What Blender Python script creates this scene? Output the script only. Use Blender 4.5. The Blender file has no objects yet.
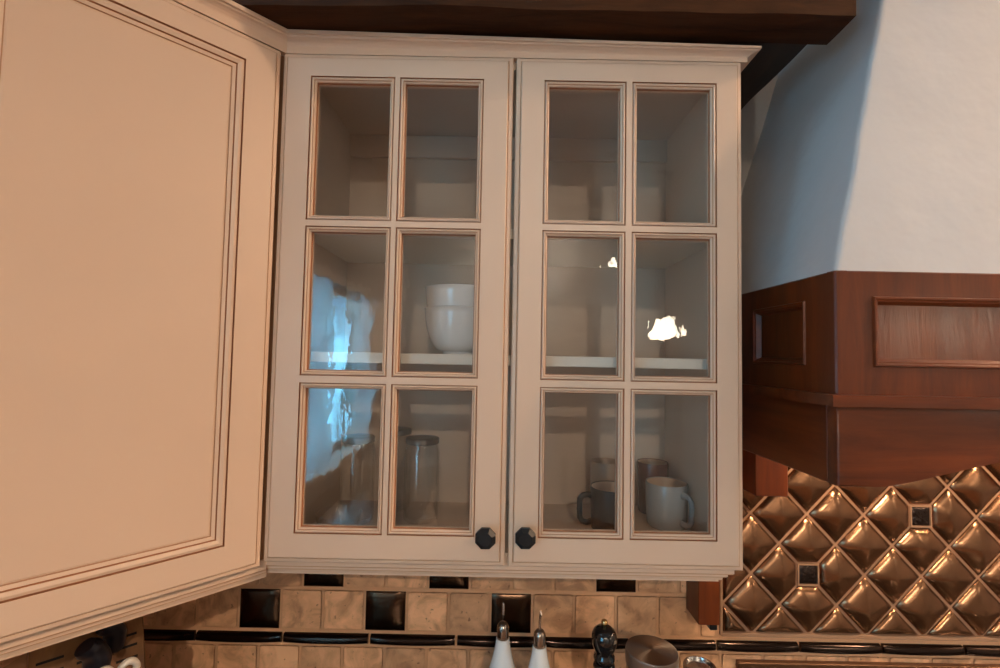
import bpy, bmesh, math, random
from mathutils import Vector, Matrix, noise
random.seed(7)
S = bpy.context.scene
COL = S.collection
PI = math.pi

# ------------------------------------------------------------------ materials
def _mat(name):
    m = bpy.data.materials.new(name); m.use_nodes = True
    nt = m.node_tree; nt.nodes.clear()
    out = nt.nodes.new('ShaderNodeOutputMaterial')
    return m, nt, out

def N(nt, t, **kw):
    n = nt.nodes.new(t)
    for k, v in kw.items():
        if k in n.inputs: n.inputs[k].default_value = v
        else: setattr(n, k, v)
    return n

def principled(name, col, rough=.5, metal=0, var=0.0, vscale=3.0, bump=0.0, bscale=40.0, coat=0.0,
               stretch=(1, 1, 1), col2=None, detail=4.0, bdist=.002, spec=.5, emit=None, estr=0, aniso=0):
    m, nt, out = _mat(name); L = nt.links.new
    p = N(nt, 'ShaderNodeBsdfPrincipled'); L(p.outputs[0], out.inputs[0])
    p.inputs['Roughness'].default_value = rough; p.inputs['Metallic'].default_value = metal
    p.inputs['Coat Weight'].default_value = coat; p.inputs['Coat Roughness'].default_value = .12
    p.inputs['Specular IOR Level'].default_value = spec
    c = (*col, 1); p.inputs['Base Color'].default_value = c
    tc = N(nt, 'ShaderNodeTexCoord'); mp = N(nt, 'ShaderNodeMapping'); mp.inputs['Scale'].default_value = stretch
    L(tc.outputs['Object'], mp.inputs[0])
    if var or col2:
        nz = N(nt, 'ShaderNodeTexNoise', Scale=vscale, Detail=detail, Roughness=.6); L(mp.outputs[0], nz.inputs['Vector'])
        rp = N(nt, 'ShaderNodeValToRGB')
        c2 = (*(col2 if col2 else [max(0, x * (1 - var)) for x in col]), 1)
        rp.color_ramp.elements[0].position = .32; rp.color_ramp.elements[0].color = c2
        rp.color_ramp.elements[1].position = .68; rp.color_ramp.elements[1].color = c
        L(nz.outputs['Fac'], rp.inputs[0]); L(rp.outputs[0], p.inputs['Base Color'])
    if bump:
        nb = N(nt, 'ShaderNodeTexNoise', Scale=bscale, Detail=3.0); L(mp.outputs[0], nb.inputs['Vector'])
        b = N(nt, 'ShaderNodeBump', Strength=bump, Distance=bdist); L(nb.outputs['Fac'], b.inputs['Height'])
        L(b.outputs[0], p.inputs['Normal'])
    if aniso:
        p.inputs['Anisotropic'].default_value = aniso
        tg = N(nt, 'ShaderNodeTangent', direction_type='RADIAL', axis='Z'); L(tg.outputs[0], p.inputs['Tangent'])
    if emit:
        p.inputs['Emission Color'].default_value = (*emit, 1); p.inputs['Emission Strength'].default_value = estr
    return m

def wood(name, dark, light, axis='x', rough=.35, coat=.3, scale=9, bump=.15, spec=.5):
    st = {'x': (.12, 1, 1), 'y': (1, .12, 1), 'z': (1, 1, .12)}[axis]
    m, nt, out = _mat(name); L = nt.links.new
    p = N(nt, 'ShaderNodeBsdfPrincipled', Roughness=rough); L(p.outputs[0], out.inputs[0])
    p.inputs['Coat Weight'].default_value = coat; p.inputs['Coat Roughness'].default_value = .2
    p.inputs['Specular IOR Level'].default_value = spec
    tc = N(nt, 'ShaderNodeTexCoord'); mp = N(nt, 'ShaderNodeMapping'); mp.inputs['Scale'].default_value = st
    L(tc.outputs['Object'], mp.inputs[0])
    n1 = N(nt, 'ShaderNodeTexNoise', Scale=scale * 6, Detail=6.0, Roughness=.65, Distortion=.6)
    n2 = N(nt, 'ShaderNodeTexNoise', Scale=scale, Detail=3.0)
    L(mp.outputs[0], n1.inputs['Vector']); L(mp.outputs[0], n2.inputs['Vector'])
    mx = N(nt, 'ShaderNodeMath', operation='MULTIPLY_ADD'); mx.inputs[1].default_value = .5
    h = N(nt, 'ShaderNodeMath', operation='MULTIPLY'); h.inputs[1].default_value = .5
    L(n2.outputs['Fac'], h.inputs[0]); L(n1.outputs['Fac'], mx.inputs[0]); L(h.outputs[0], mx.inputs[2])
    rp = N(nt, 'ShaderNodeValToRGB')
    rp.color_ramp.elements[0].position = .36; rp.color_ramp.elements[0].color = (*dark, 1)
    rp.color_ramp.elements[1].position = .64; rp.color_ramp.elements[1].color = (*light, 1)
    L(mx.outputs[0], rp.inputs[0]); L(rp.outputs[0], p.inputs['Base Color'])
    b = N(nt, 'ShaderNodeBump', Strength=bump, Distance=.002); L(n1.outputs['Fac'], b.inputs['Height']); L(b.outputs[0], p.inputs['Normal'])
    if bump > .7: L(b.outputs[0], p.inputs['Coat Normal'])
    return m

def thin_glass(name, tint=(1, 1, 1), wav=.0, wscale=9.0, f0=.045, rough=0.0, wdist=.01):
    m, nt, out = _mat(name); L = nt.links.new
    tr = N(nt, 'ShaderNodeBsdfTransparent'); tr.inputs[0].default_value = (*tint, 1)
    gl = N(nt, 'ShaderNodeBsdfGlossy', Roughness=rough)
    lw = N(nt, 'ShaderNodeLayerWeight', Blend=.5)
    pw = N(nt, 'ShaderNodeMath', operation='POWER'); pw.inputs[1].default_value = 4.0
    L(lw.outputs['Facing'], pw.inputs[0])
    ma = N(nt, 'ShaderNodeMath', operation='MULTIPLY_ADD'); ma.inputs[1].default_value = .9; ma.inputs[2].default_value = f0
    L(pw.outputs[0], ma.inputs[0])
    mx = N(nt, 'ShaderNodeMixShader'); L(ma.outputs[0], mx.inputs[0]); L(tr.outputs[0], mx.inputs[1]); L(gl.outputs[0], mx.inputs[2])
    if wav:
        tc = N(nt, 'ShaderNodeTexCoord'); mp = N(nt, 'ShaderNodeMapping'); mp.inputs['Scale'].default_value = (1, 1, .55)
        L(tc.outputs['Object'], mp.inputs[0])
        nz = N(nt, 'ShaderNodeTexNoise', Scale=wscale, Detail=2.5, Distortion=.4); L(mp.outputs[0], nz.inputs['Vector'])
        b = N(nt, 'ShaderNodeBump', Strength=wav, Distance=wdist); L(nz.outputs['Fac'], b.inputs['Height'])
        n2 = N(nt, 'ShaderNodeTexNoise', Scale=wscale * 5.5, Detail=2.0); L(mp.outputs[0], n2.inputs['Vector'])
        b2 = N(nt, 'ShaderNodeBump', Strength=wav * .15, Distance=wdist); L(n2.outputs['Fac'], b2.inputs['Height'])
        L(b.outputs[0], b2.inputs['Normal']); L(b2.outputs[0], gl.inputs['Normal'])
    L(mx.outputs[0], out.inputs[0])
    return m

def emission(name, col, st):
    m, nt, out = _mat(name)
    e = N(nt, 'ShaderNodeEmission', Strength=st); e.inputs[0].default_value = (*col, 1); nt.links.new(e.outputs[0], out.inputs[0])
    return m

def stone(name):
    m, nt, out = _mat(name); L = nt.links.new
    p = N(nt, 'ShaderNodeBsdfPrincipled', Roughness=.5); L(p.outputs[0], out.inputs[0])
    g = N(nt, 'ShaderNodeNewGeometry'); tc = N(nt, 'ShaderNodeTexCoord')
    off = N(nt, 'ShaderNodeVectorMath', operation='SCALE'); 
    cb = N(nt, 'ShaderNodeCombineXYZ'); L(g.outputs['Random Per Island'], cb.inputs[0]); L(g.outputs['Random Per Island'], cb.inputs[2])
    L(cb.outputs[0], off.inputs[0]); off.inputs['Scale'].default_value = 9.0
    ad = N(nt, 'ShaderNodeVectorMath', operation='ADD'); L(tc.outputs['Object'], ad.inputs[0]); L(off.outputs[0], ad.inputs[1])
    n1 = N(nt, 'ShaderNodeTexNoise', Scale=16.0, Detail=6.0, Roughness=.6, Distortion=.8); L(ad.outputs[0], n1.inputs['Vector'])
    n2 = N(nt, 'ShaderNodeTexNoise', Scale=70.0, Detail=4.0); L(ad.outputs[0], n2.inputs['Vector'])
    rp = N(nt, 'ShaderNodeValToRGB'); r = rp.color_ramp
    r.elements[0].position = .34; r.elements[0].color = (.46, .235, .12, 1)
    r.elements[1].position = .64; r.elements[1].color = (.90, .505, .275, 1)
    e = r.elements.new(.5); e.color = (.74, .405, .215, 1)
    L(n1.outputs['Fac'], rp.inputs[0])
    hs = N(nt, 'ShaderNodeHueSaturation'); L(rp.outputs[0], hs.inputs['Color'])
    mr = N(nt, 'ShaderNodeMapRange'); mr.inputs[3].default_value = .8; mr.inputs[4].default_value = 1.15
    L(g.outputs['Random Per Island'], mr.inputs[0]); L(mr.outputs[0], hs.inputs['Value'])
    pit = N(nt, 'ShaderNodeValToRGB'); pit.color_ramp.elements[0].position = .30; pit.color_ramp.elements[0].color = (.45, .4, .36, 1)
    pit.color_ramp.elements[1].position = .36; pit.color_ramp.elements[1].color = (1, 1, 1, 1)
    L(n2.outputs['Fac'], pit.inputs[0])
    mu = N(nt, 'ShaderNodeMix', data_type='RGBA', blend_type='MULTIPLY'); mu.inputs[0].default_value = 1
    L(hs.outputs[0], mu.inputs[6]); L(pit.outputs[0], mu.inputs[7]); L(mu.outputs[2], p.inputs['Base Color'])
    b = N(nt, 'ShaderNodeBump', Strength=.25, Distance=.002); L(n2.outputs['Fac'], b.inputs['Height']); L(b.outputs[0], p.inputs['Normal'])
    return m

M = {}
M['cream'] = principled('cream_paint', (.70, .51, .375), .42, var=.05, vscale=2.2, bump=.03, bscale=150)
M['glaze'] = principled('brown_glaze', (.37, .15, .065), .5)
M['softglaze'] = principled('soft_glaze', (.50, .29, .165), .45)
M['inside'] = principled('cabinet_inside', (.62, .485, .38), .5, var=.12, vscale=4, stretch=(.5, 1, 3))
M['shelf'] = principled('shelf_paint', (.74, .68, .60), .4)
M['shadowgap'] = principled('carcass_shade_brown', (.30, .17, .09), .6)  # shade of the gap between the doors, painted into the carcass colour
M['glass'] = thin_glass('old_glass', (.975, .975, .97), wav=.10, wscale=9, f0=.072)
M['clear'] = thin_glass('clear_glass', (.985, .985, .985), f0=.06)
M['plaster'] = principled('hood_plaster', (.57, .56, .56), .8, var=.07, vscale=5, bump=.35, bscale=14, bdist=.006)
M['wall'] = principled('wall_plaster', (.36, .345, .33), .85, var=.06, vscale=3, bump=.3, bscale=12, bdist=.006)
M['ceil'] = principled('ceiling_plaster', (.42, .40, .38), .9, bump=.2, bscale=10)
M['floorm'] = wood('floor_boards', (.13, .06, .03), (.25, .13, .07), 'y', .4, .1, 4)
M['cherry_x'] = wood('cherry_across', (.070, .013, .003), (.180, .036, .006), 'x', .38, .12, 6, .15, .35)
M['cherry_y'] = wood('cherry_deep', (.070, .013, .003), (.180, .036, .006), 'y', .38, .12, 6, .15, .35)
M['cherry_z'] = wood('cherry_upright', (.070, .013, .003), (.180, .036, .006), 'z', .38, .12, 6, .15, .35)
M['cherry_rough'] = wood('cherry_panel', (.10, .021, .006), (.195, .046, .011), 'z', .30, .5, 5, bump=1.0)
M['beam'] = wood('old_beam_wood', (.014, .005, .002), (.10, .034, .010), 'x', .7, .0, 5, bump=.8, spec=.15)
M['beam_y'] = wood('old_beam_wood_deep', (.018, .010, .006), (.045, .024, .012), 'y', .7, .0, 5, bump=.5)
M['stone'] = stone('travertine')
M['grout'] = principled('tan_grout', (.70, .38, .205), .85, bump=.3, bscale=200, var=.1, vscale=20)
M['coppergrout'] = principled('copper_grout', (.36, .20, .115), .7, bump=.2, bscale=200)
M['bronze'] = principled('dark_bronze', (.085, .048, .03), .25, metal=1.0)
M['liner'] = principled('liner_bronze', (.035, .022, .017), .16, metal=.9)
M['copper'] = principled('copper_glaze', (.36, .19, .105), .27, metal=1.0, var=.35, vscale=12, bump=.05, bscale=30)
M['relief'] = principled('relief_bronze', (.05, .035, .03), .2, metal=.9, bump=1.0, bscale=110, bdist=.004)
M['black'] = principled('black_iron', (.010, .011, .013), .42, spec=.35)
M['blackgloss'] = principled('black_lacquer', (.006, .006, .007), .12, coat=.6)
M['navyblack'] = principled('black_handle', (.012, .012, .02), .35)
M['white'] = principled('white_ceramic', (.74, .76, .77), .16, coat=.3)
M['bowlwhite'] = principled('bowl_ceramic', (.78, .80, .82), .12, coat=.4)
M['whiteplastic'] = principled('white_plastic', (.72, .66, .58), .35)
M['steel'] = principled('polished_steel', (.60, .59, .58), .22, metal=1)
M['brush'] = principled('brushed_steel', (.45, .38, .33), .36, metal=1, var=.08, vscale=8, aniso=.85)
M['rubber'] = principled('brown_stopper', (.16, .095, .055), .35)
M['collar'] = principled('collar_steel', (.36, .31, .27), .24, metal=1)
M['brass'] = principled('brass', (.80, .56, .25), .25, metal=1)
M['mugblack'] = principled('mug_dark_glaze', (.005, .005, .006), .35, spec=.2)
M['muginside'] = principled('mug_inside', (.50, .35, .25), .4)
M['mugwhite'] = principled('mug_grey_glaze', (.36, .355, .345), .25, coat=.2)
M['mugtan'] = principled('mug_tan_glaze', (.33, .22, .15), .35)
M['mugred'] = principled('mug_red_glaze', (.11, .04, .03), .25, coat=.3)
M['lid'] = principled('grey_lid', (.13, .12, .115), .35)
M['block'] = wood('block_wood', (.20, .085, .03), (.34, .16, .06), 'z', .4, .1, 7)
M['slot'] = principled('slot_dark', (.008, .006, .005), .8)
M['counter'] = principled('stone_worktop', (.035, .026, .020), .2, var=.5, vscale=40, coat=.2)
M['panelframe'] = principled('wall_panel_frame', (.15, .07, .035), .35, metal=.6)
M['panelin'] = principled('wall_panel_inner', (.07, .03, .02), .4, metal=.5, bump=.6, bscale=60)
M['winpaint'] = principled('window_paint', (.70, .66, .60), .45)
M['winglass'] = thin_glass('window_glass', (.97, .98, 1), f0=.04)
def sheer(name):
    m, nt, out = _mat(name); L = nt.links.new
    d = N(nt, 'ShaderNodeBsdfDiffuse'); d.inputs[0].default_value = (.85, .85, .85, 1)
    t = N(nt, 'ShaderNodeBsdfTranslucent'); t.inputs[0].default_value = (.9, .9, .9, 1)
    p = N(nt, 'ShaderNodeBsdfTransparent')
    a = N(nt, 'ShaderNodeMixShader'); a.inputs[0].default_value = .65; L(d.outputs[0], a.inputs[1]); L(t.outputs[0], a.inputs[2])
    b = N(nt, 'ShaderNodeMixShader'); b.inputs[0].default_value = .5; L(a.outputs[0], b.inputs[1]); L(p.outputs[0], b.inputs[2])
    L(b.outputs[0], out.inputs[0]); return m
M['sheer'] = sheer('sheer_cloth')
M['shade'] = principled('lamp_shade_glass', (.9, .86, .78), .4, emit=(1, .86, .66), estr=14)
M['bulb'] = emission('bulb_glow', (1, .82, .6), 30)
M['can'] = emission('downlight_glow', (1, .84, .66), 25)

# ------------------------------------------------------------------ builders
def tag(o, label=None, cat=None, group=None, kind=None):
    if label: o['label'] = label
    if cat: o['category'] = cat
    if group: o['group'] = group
    if kind: o['kind'] = kind
    return o

def thing(name, loc, label, cat, group=None, kind=None):
    o = bpy.data.objects.new(name, None); COL.objects.link(o); o.location = loc
    o.empty_display_size = .05
    return tag(o, label, cat, group, kind)

def wpos(o):
    v = Vector((0, 0, 0))
    while o: v += o.location; o = o.parent
    return v

def obj(name, bm, mats, parent=None, smooth=False, origin=None, angle=None):
    """link bm (built in world coordinates) as one mesh object"""
    if not isinstance(mats, (list, tuple)): mats = [mats]
    bmesh.ops.remove_doubles(bm, verts=bm.verts, dist=1e-6)
    bmesh.ops.recalc_face_normals(bm, faces=bm.faces)
    base = wpos(parent) if parent else Vector((0, 0, 0))
    o_loc = Vector(origin) if origin is not None else (base if parent else Vector((0, 0, 0)))
    bmesh.ops.translate(bm, verts=bm.verts, vec=-o_loc)
    me = bpy.data.meshes.new(name); bm.to_mesh(me); bm.free()
    for m in mats: me.materials.append(m)
    o = bpy.data.objects.new(name, me); COL.objects.link(o)
    if parent: o.parent = parent
    o.location = o_loc - base
    if smooth:
        for p in me.polygons: p.use_smooth = True
        if angle: 
            me.set_sharp_from_angle(angle=math.radians(angle))
    return o

def nb(): return bmesh.new()

def box(bm, x0, x1, y0, y1, z0, z1, mat=0, bev=0.0, seg=1):
    t = bmesh.new()
    bmesh.ops.create_cube(t, size=1)
    for v in t.verts:
        v.co = Vector(((x0 + x1) / 2 + v.co.x * (x1 - x0), (y0 + y1) / 2 + v.co.y * (y1 - y0), (z0 + z1) / 2 + v.co.z * (z1 - z0)))
    if bev: bmesh.ops.bevel(t, geom=list(t.edges), offset=bev, segments=seg, affect='EDGES', profile=.5)
    merge(bm, t, mat)

def merge(bm, t, mat=None):
    vm = [bm.verts.new(v.co) for v in t.verts]
    t.verts.index_update()
    for f in t.faces:
        try:
            nf = bm.faces.new([vm[v.index] for v in f.verts])
            nf.material_index = f.material_index if mat is None else mat
        except ValueError: pass
    t.free()

def quad(bm, pts, mat=0):
    f = bm.faces.new([bm.verts.new(p) for p in pts]); f.material_index = mat; return f

def lathe(bm, prof, c, seg=32, mat=0, capb=True, capt=True, mats=None):
    rings = []
    for r, z in prof:
        rings.append([bm.verts.new((c[0] + r * math.cos(2 * PI * i / seg), c[1] + r * math.sin(2 * PI * i / seg), c[2] + z)) for i in range(seg)])
    for k in range(len(rings) - 1):
        for i in range(seg):
            f = bm.faces.new((rings[k][i], rings[k][(i + 1) % seg], rings[k + 1][(i + 1) % seg], rings[k + 1][i]))
            f.material_index = mats[k] if mats else mat
    if capb: bm.faces.new(rings[0]).material_index = mats[0] if mats else mat
    if capt: bm.faces.new(rings[-1]).material_index = mats[-1] if mats else mat

def tube(bm, pts, rad, seg=12, mat=0, flat=1.0, up=Vector((0, 0, 1))):
    pts = [Vector(p) for p in pts]; n = len(pts)
    if not isinstance(rad, (list, tuple)): rad = [rad] * n
    rings = []
    for i, p in enumerate(pts):
        t = (pts[min(i + 1, n - 1)] - pts[max(i - 1, 0)]).normalized()
        a = t.cross(up)
        if a.length < 1e-3: a = t.cross(Vector((0, 1, 0)))
        a.normalize(); b = a.cross(t).normalized()
        rings.append([bm.verts.new(p + a * rad[i] * math.cos(2 * PI * k / seg) * flat + b * rad[i] * math.sin(2 * PI * k / seg)) for k in range(seg)])
    for i in range(n - 1):
        for k in range(seg):
            bm.faces.new((rings[i][k], rings[i][(k + 1) % seg], rings[i + 1][(k + 1) % seg], rings[i + 1][k])).material_index = mat
    bm.faces.new(rings[0]).material_index = mat; bm.faces.new(rings[-1]).material_index = mat

def torus(bm, c, ax_u, ax_v, R, r, seg=28, rs=10, sx=1.0, sy=1.0, mat=0):
    u, v = Vector(ax_u).normalized(), Vector(ax_v).normalized(); w = u.cross(v)
    rings = []
    for i in range(seg):
        a = 2 * PI * i / seg
        d = u * math.cos(a) * sx + v * math.sin(a) * sy
        p = Vector(c) + d * R; dn = d.normalized()
        rings.append([bm.verts.new(p + dn * r * math.cos(2 * PI * k / rs) + w * r * math.sin(2 * PI * k / rs)) for k in range(rs)])
    for i in range(seg):
        for k in range(rs):
            bm.faces.new((rings[i][k], rings[i][(k + 1) % rs], rings[(i + 1) % seg][(k + 1) % rs], rings[(i + 1) % seg][k])).material_index = mat

class Plane:
    """maps (u, v, w) of a door / panel into the world"""
    def __init__(s, o, u, v, w): s.o, s.u, s.v, s.w = Vector(o), Vector(u).normalized(), Vector(v).normalized(), Vector(w).normalized()
    def __call__(s, a, b, c): return s.o + s.u * a + s.v * b + s.w * c

def rings(bm, P, rect, prof):
    """concentric mitred rings; prof = [(inset, w, mat)], inset inward from rect (u0,u1,v0,v1)"""
    u0, u1, v0, v1 = rect; prev = None
    for ins, w, mt in prof:
        cur = [bm.verts.new(P(a, b, w)) for a, b in ((u0 + ins, v0 + ins), (u1 - ins, v0 + ins), (u1 - ins, v1 - ins), (u0 + ins, v1 - ins))]
        if prev:
            for i in range(4):
                bm.faces.new((prev[i], prev[(i + 1) % 4], cur[(i + 1) % 4], cur[i])).material_index = mt
        prev = cur
    return prev

def plate(bm, P, rect, openings, w, mat=0):
    u0, u1, v0, v1 = rect
    us = sorted({u0, u1, *[x for o in openings for x in o[:2]]}); vs = sorted({v0, v1, *[x for o in openings for x in o[2:]]})
    for i in range(len(us) - 1):
        for j in range(len(vs) - 1):
            cu, cv = (us[i] + us[i + 1]) / 2, (vs[j] + vs[j + 1]) / 2
            if any(o[0] < cu < o[1] and o[2] < cv < o[3] for o in openings): continue
            quad(bm, [P(us[i], vs[j], w), P(us[i + 1], vs[j], w), P(us[i + 1], vs[j + 1], w), P(us[i], vs[j + 1], w)], mat)

def inset(r, d): return (r[0] + d, r[1] - d, r[2] + d, r[3] - d)

def sweep(bm, prof, path, normals_out=1, mat=0, ends=(None, None), lines=()):
    """prof = [(offset, z)], path = open plan polyline; offset to the right of travel * normals_out; mitred"""
    n = len(path); path = [Vector((p[0], p[1])) for p in path]
    dirs = [(path[i + 1] - path[i]).normalized() for i in range(n - 1)]
    nor = [Vector((d.y, -d.x)) * normals_out for d in dirs]
    mit = []
    for i in range(n):
        if i == 0: mit.append(nor[0] if ends[0] is None else Vector(ends[0]))
        elif i == n - 1: mit.append(nor[-1] if ends[1] is None else Vector(ends[1]))
        else:
            b = (nor[i - 1] + nor[i]).normalized(); mit.append(b / b.dot(nor[i]))
    rows = []
    for i in range(n):
        rows.append([bm.verts.new((path[i].x + mit[i].x * o, path[i].y + mit[i].y * o, z)) for o, z in prof])
    m = len(prof)
    for i in range(n - 1):
        for k in range(m):
            bm.faces.new((rows[i][k], rows[i + 1][k], rows[i + 1][(k + 1) % m], rows[i][(k + 1) % m])).material_index = (2 if k in lines else mat)
    bm.faces.new(rows[0]).material_index = mat; bm.faces.new(rows[-1]).material_index = mat

def prism(bm, poly, P, w0, w1, mat=0):
    a = [bm.verts.new(P(u, v, w0)) for u, v in poly]; b = [bm.verts.new(P(u, v, w1)) for u, v in poly]
    k = len(poly)
    bm.faces.new(a).material_index = mat; bm.faces.new(b).material_index = mat
    for i in range(k): bm.faces.new((a[i], a[(i + 1) % k], b[(i + 1) % k], b[i])).material_index = mat

def rough_box(bm, x0, x1, y0, y1, z0, z1, amp, sc, nx, ny, nz, seed=0):
    t = bmesh.new()
    def grid(fn, a, b):
        vs = [[t.verts.new(fn(i / a, j / b)) for j in range(b + 1)] for i in range(a + 1)]
        for i in range(a):
            for j in range(b): t.faces.new((vs[i][j], vs[i + 1][j], vs[i + 1][j + 1], vs[i][j + 1]))
    X = lambda s: x0 + (x1 - x0) * s
    Y = lambda s: y0 + (y1 - y0) * s
    Z = lambda s: z0 + (z1 - z0) * s
    grid(lambda i, j: (X(i), Y(j), z0), nx, ny); grid(lambda i, j: (X(i), Y(j), z1), nx, ny)
    grid(lambda i, j: (X(i), y0, Z(j)), nx, nz); grid(lambda i, j: (X(i), y1, Z(j)), nx, nz)
    grid(lambda i, j: (x0, Y(i), Z(j)), ny, nz); grid(lambda i, j: (x1, Y(i), Z(j)), ny, nz)
    bmesh.ops.remove_doubles(t, verts=t.verts, dist=1e-5)
    for v in t.verts:
        d = noise.noise_vector(v.co * sc + Vector((seed, 0, 0)))
        v.co += Vector((d.x * amp * .6, d.y * amp, max(0, d.z) * amp if v.co.z < (z0 + z1) / 2 else 0))
    merge(bm, t, 0)

def clone(root, loc, label, group=None):
    r = root.copy(); COL.objects.link(r); r.location = loc; r['label'] = label
    if group: r['group'] = group
    for ch in list(root.children):
        c = ch.copy(); COL.objects.link(c); c.parent = r
        for g in list(ch.children):
            d = g.copy(); COL.objects.link(d); d.parent = c
    return r

# ------------------------------------------------------------------ the room
XL, XR, YB, YF, ZC = -1.06, 3.1, .008, -4.6, 3.30
def struct(name, bm, m): return tag(obj(name, bm, m), kind='structure')
b = nb(); box(b, XL - .12, XR + .12, YB, YB + .12, 0, ZC + .1); struct('wall_back', b, M['wall'])
b = nb(); box(b, XR, XR + .12, YF, YB, 0, ZC + .1); struct('wall_right', b, M['wall'])
b = nb(); box(b, XL - .12, XR + .12, YF - .12, YF, 0, ZC + .1); struct('wall_front', b, M['wall'])
b = nb(); box(b, XL - .12, XR + .12, YF - .12, YB + .12, -.1, 0); struct('floor', b, M['floorm'])
b = nb(); box(b, XL, XR, YF, YB, ZC, ZC + .1); struct('ceiling', b, M['ceil'])
WINS = [(-3.05, -1.70, 1.10, 2.20), (-1.45, -.80, 2.62, 3.18)]
def wall_with_holes(name, x0, x1, holes):
    b = nb(); ys = sorted({YF, YB, *[h for w in holes for h in w[:2]]}); zs = sorted({0, ZC + .1, *[h for w in holes for h in w[2:]]})
    for i in range(len(ys) - 1):
        run = None
        for j in range(len(zs) - 1):
            cy, cz = (ys[i] + ys[i + 1]) / 2, (zs[j] + zs[j + 1]) / 2
            if any(h[0] < cy < h[1] and h[2] < cz < h[3] for h in holes):
                if run: box(b, x0, x1, ys[i], ys[i + 1], run[0], run[1]); run = None
            else: run = (run[0] if run else zs[j], zs[j + 1])
        if run: box(b, x0, x1, ys[i], ys[i + 1], run[0], run[1])
    struct(name, b, M['wall'])
wall_with_holes('wall_left', XL - .12, XL, WINS)
for wi, (WY0, WY1, WZ0, WZ1) in enumerate(WINS):
    w = thing('window_%d' % (wi + 1), (XL, (WY0 + WY1) / 2, WZ0), None, None, kind='structure')
    b = nb(); P = Plane((XL - .07, 0, 0), (0, -1, 0), (0, 0, 1), (1, 0, 0))
    R = (-WY1, -WY0, WZ0, WZ1); ops = []
    um = (R[0] + R[1]) / 2
    for (a, c) in ((R[0] + .05, um - .03), (um + .03, R[1] - .05)):
        zz = [R[2] + .05, R[2] + .05 + (R[3] - R[2]) * .45, R[3] - .05]
        ops += [(a, c, zz[0], zz[1] - .012), (a, c, zz[1] + .012, zz[2])]
    plate(b, P, R, ops, .04); plate(b, P, R, ops, 0); rings(b, P, R, [(0, 0, 0), (0, .04, 0)])
    for o_ in ops: rings(b, P, o_, [(0, .04, 0), (0, 0, 0)])
    obj('window_frame', b, M['winpaint'], w)
    b = nb()
    for o_ in ops: box(b, XL - .054, XL - .050, -o_[1], -o_[0], o_[2], o_[3])
    obj('window_pane', b, M['winglass'], w)
    b = nb(); box(b, XL - .03, XL + .09 - .05 * wi, WY0 - .06, WY1 + .06, WZ0 - .03, WZ0, bev=.004); obj('window_sill', b, M['winpaint'], w)
    b = nb()
    box(b, XL, XL + .015, WY0 - .07, WY0, WZ0, WZ1 + .07, bev=.003); box(b, XL, XL + .015, WY1, WY1 + .07, WZ0, WZ1 + .07, bev=.003)
    box(b, XL, XL + .015, WY0, WY1, WZ1, WZ1 + .07, bev=.003); obj('window_trim', b, M['winpaint'], w)

def curtain(y0, y1, label):
    t = thing('sheer_curtain', (XL + .06, (y0 + y1) / 2, WINS[0][2] + .02), label, 'curtain', 'sheer curtains at the window')
    b = nb(); n = 60; cols = []
    for k in range(2):
        col = []
        for i in range(n + 1):
            y = y0 + (y1 - y0) * i / n; x = XL + .060 + .018 * math.sin(i / n * 2 * PI * 7) + .006 * math.sin(i * 1.7) + .0015 * k
            col.append([b.verts.new((x, y, z)) for z in (WINS[0][2] + .02, WINS[0][3] - .02)])
        cols.append(col)
    for c in cols:
        for i in range(n): b.faces.new((c[i][0], c[i + 1][0], c[i + 1][1], c[i][1]))
    for i in range(n):
        for e in (0, 1): b.faces.new((cols[0][i][e], cols[0][i + 1][e], cols[1][i + 1][e], cols[1][i][e]))
    for i in (0, n): b.faces.new((cols[0][i][0], cols[0][i][1], cols[1][i][1], cols[1][i][0]))
    obj('cloth', b, M['sheer'], t, smooth=True, angle=60)
    b = nb(); tube(b, [(XL + .06, y0 - .02, WINS[0][3] - .015), (XL + .06, y1 + .02, WINS[0][3] - .015)], .007, 10); tube(b, [(XL, (y0 + y1) / 2, WINS[0][3] - .015), (XL + .06, (y0 + y1) / 2, WINS[0][3] - .015)], .006, 8)
    obj('curtain_rod', b, M['black'], t, smooth=True, angle=50)
curtain(-2.20, -1.74, 'sheer white curtain on the side of the window nearest the cabinets')
curtain(-3.02, -2.74, 'sheer white curtain on the side of the window away from the cabinets')

# ------------------------------------------------------------------ backsplash
PW = Plane((0, 0, 0), (1, 0, 0), (0, 0, 1), (0, -1, 0))
bs = thing('tile_backsplash', (-.2, 0, .92), 'tan stone tile backsplash with dark bronze accent tiles below the cabinets', 'backsplash')
XE, CPX0, CPX1, CPZ0 = .552, .566, 1.574, 1.088
T = .1047; G = .0030
b = nb(); box(b, XL, CPX0 - .001, .0015, YB - .0006, .921, 1.381)
box(b, CPX0 - .001, CPX1 + .03, .0015, YB - .0006, .921, CPZ0)
obj('grout_bed', b, M['grout'], bs)
def tile(bm, x0, x1, z0, z1):
    if x1 - x0 < .012: return
    t = bmesh.new(); bmesh.ops.create_cube(t, size=1)
    for v in t.verts: v.co = Vector(((x0 + x1) / 2 + v.co.x * (x1 - x0), .003 + v.co.y * .006, (z0 + z1) / 2 + v.co.z * (z1 - z0)))
    fe = [e for e in t.edges if all(v.co.y < .001 for v in e.verts)]
    ve = [e for e in t.edges if abs(e.verts[0].co.y - e.verts[1].co.y) > .001]
    bmesh.ops.bevel(t, geom=ve, offset=.0022, segments=2, affect='EDGES')
    fe = [e for e in t.edges if all(v.co.y < .001 for v in e.verts)]
    bmesh.ops.bevel(t, geom=fe, offset=.0015, segments=2, affect='EDGES')
    for v in t.verts: v.co.x += random.uniform(-1, 1) * .0003; v.co.z += random.uniform(-1, 1) * .0003
    merge(bm, t)
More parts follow.
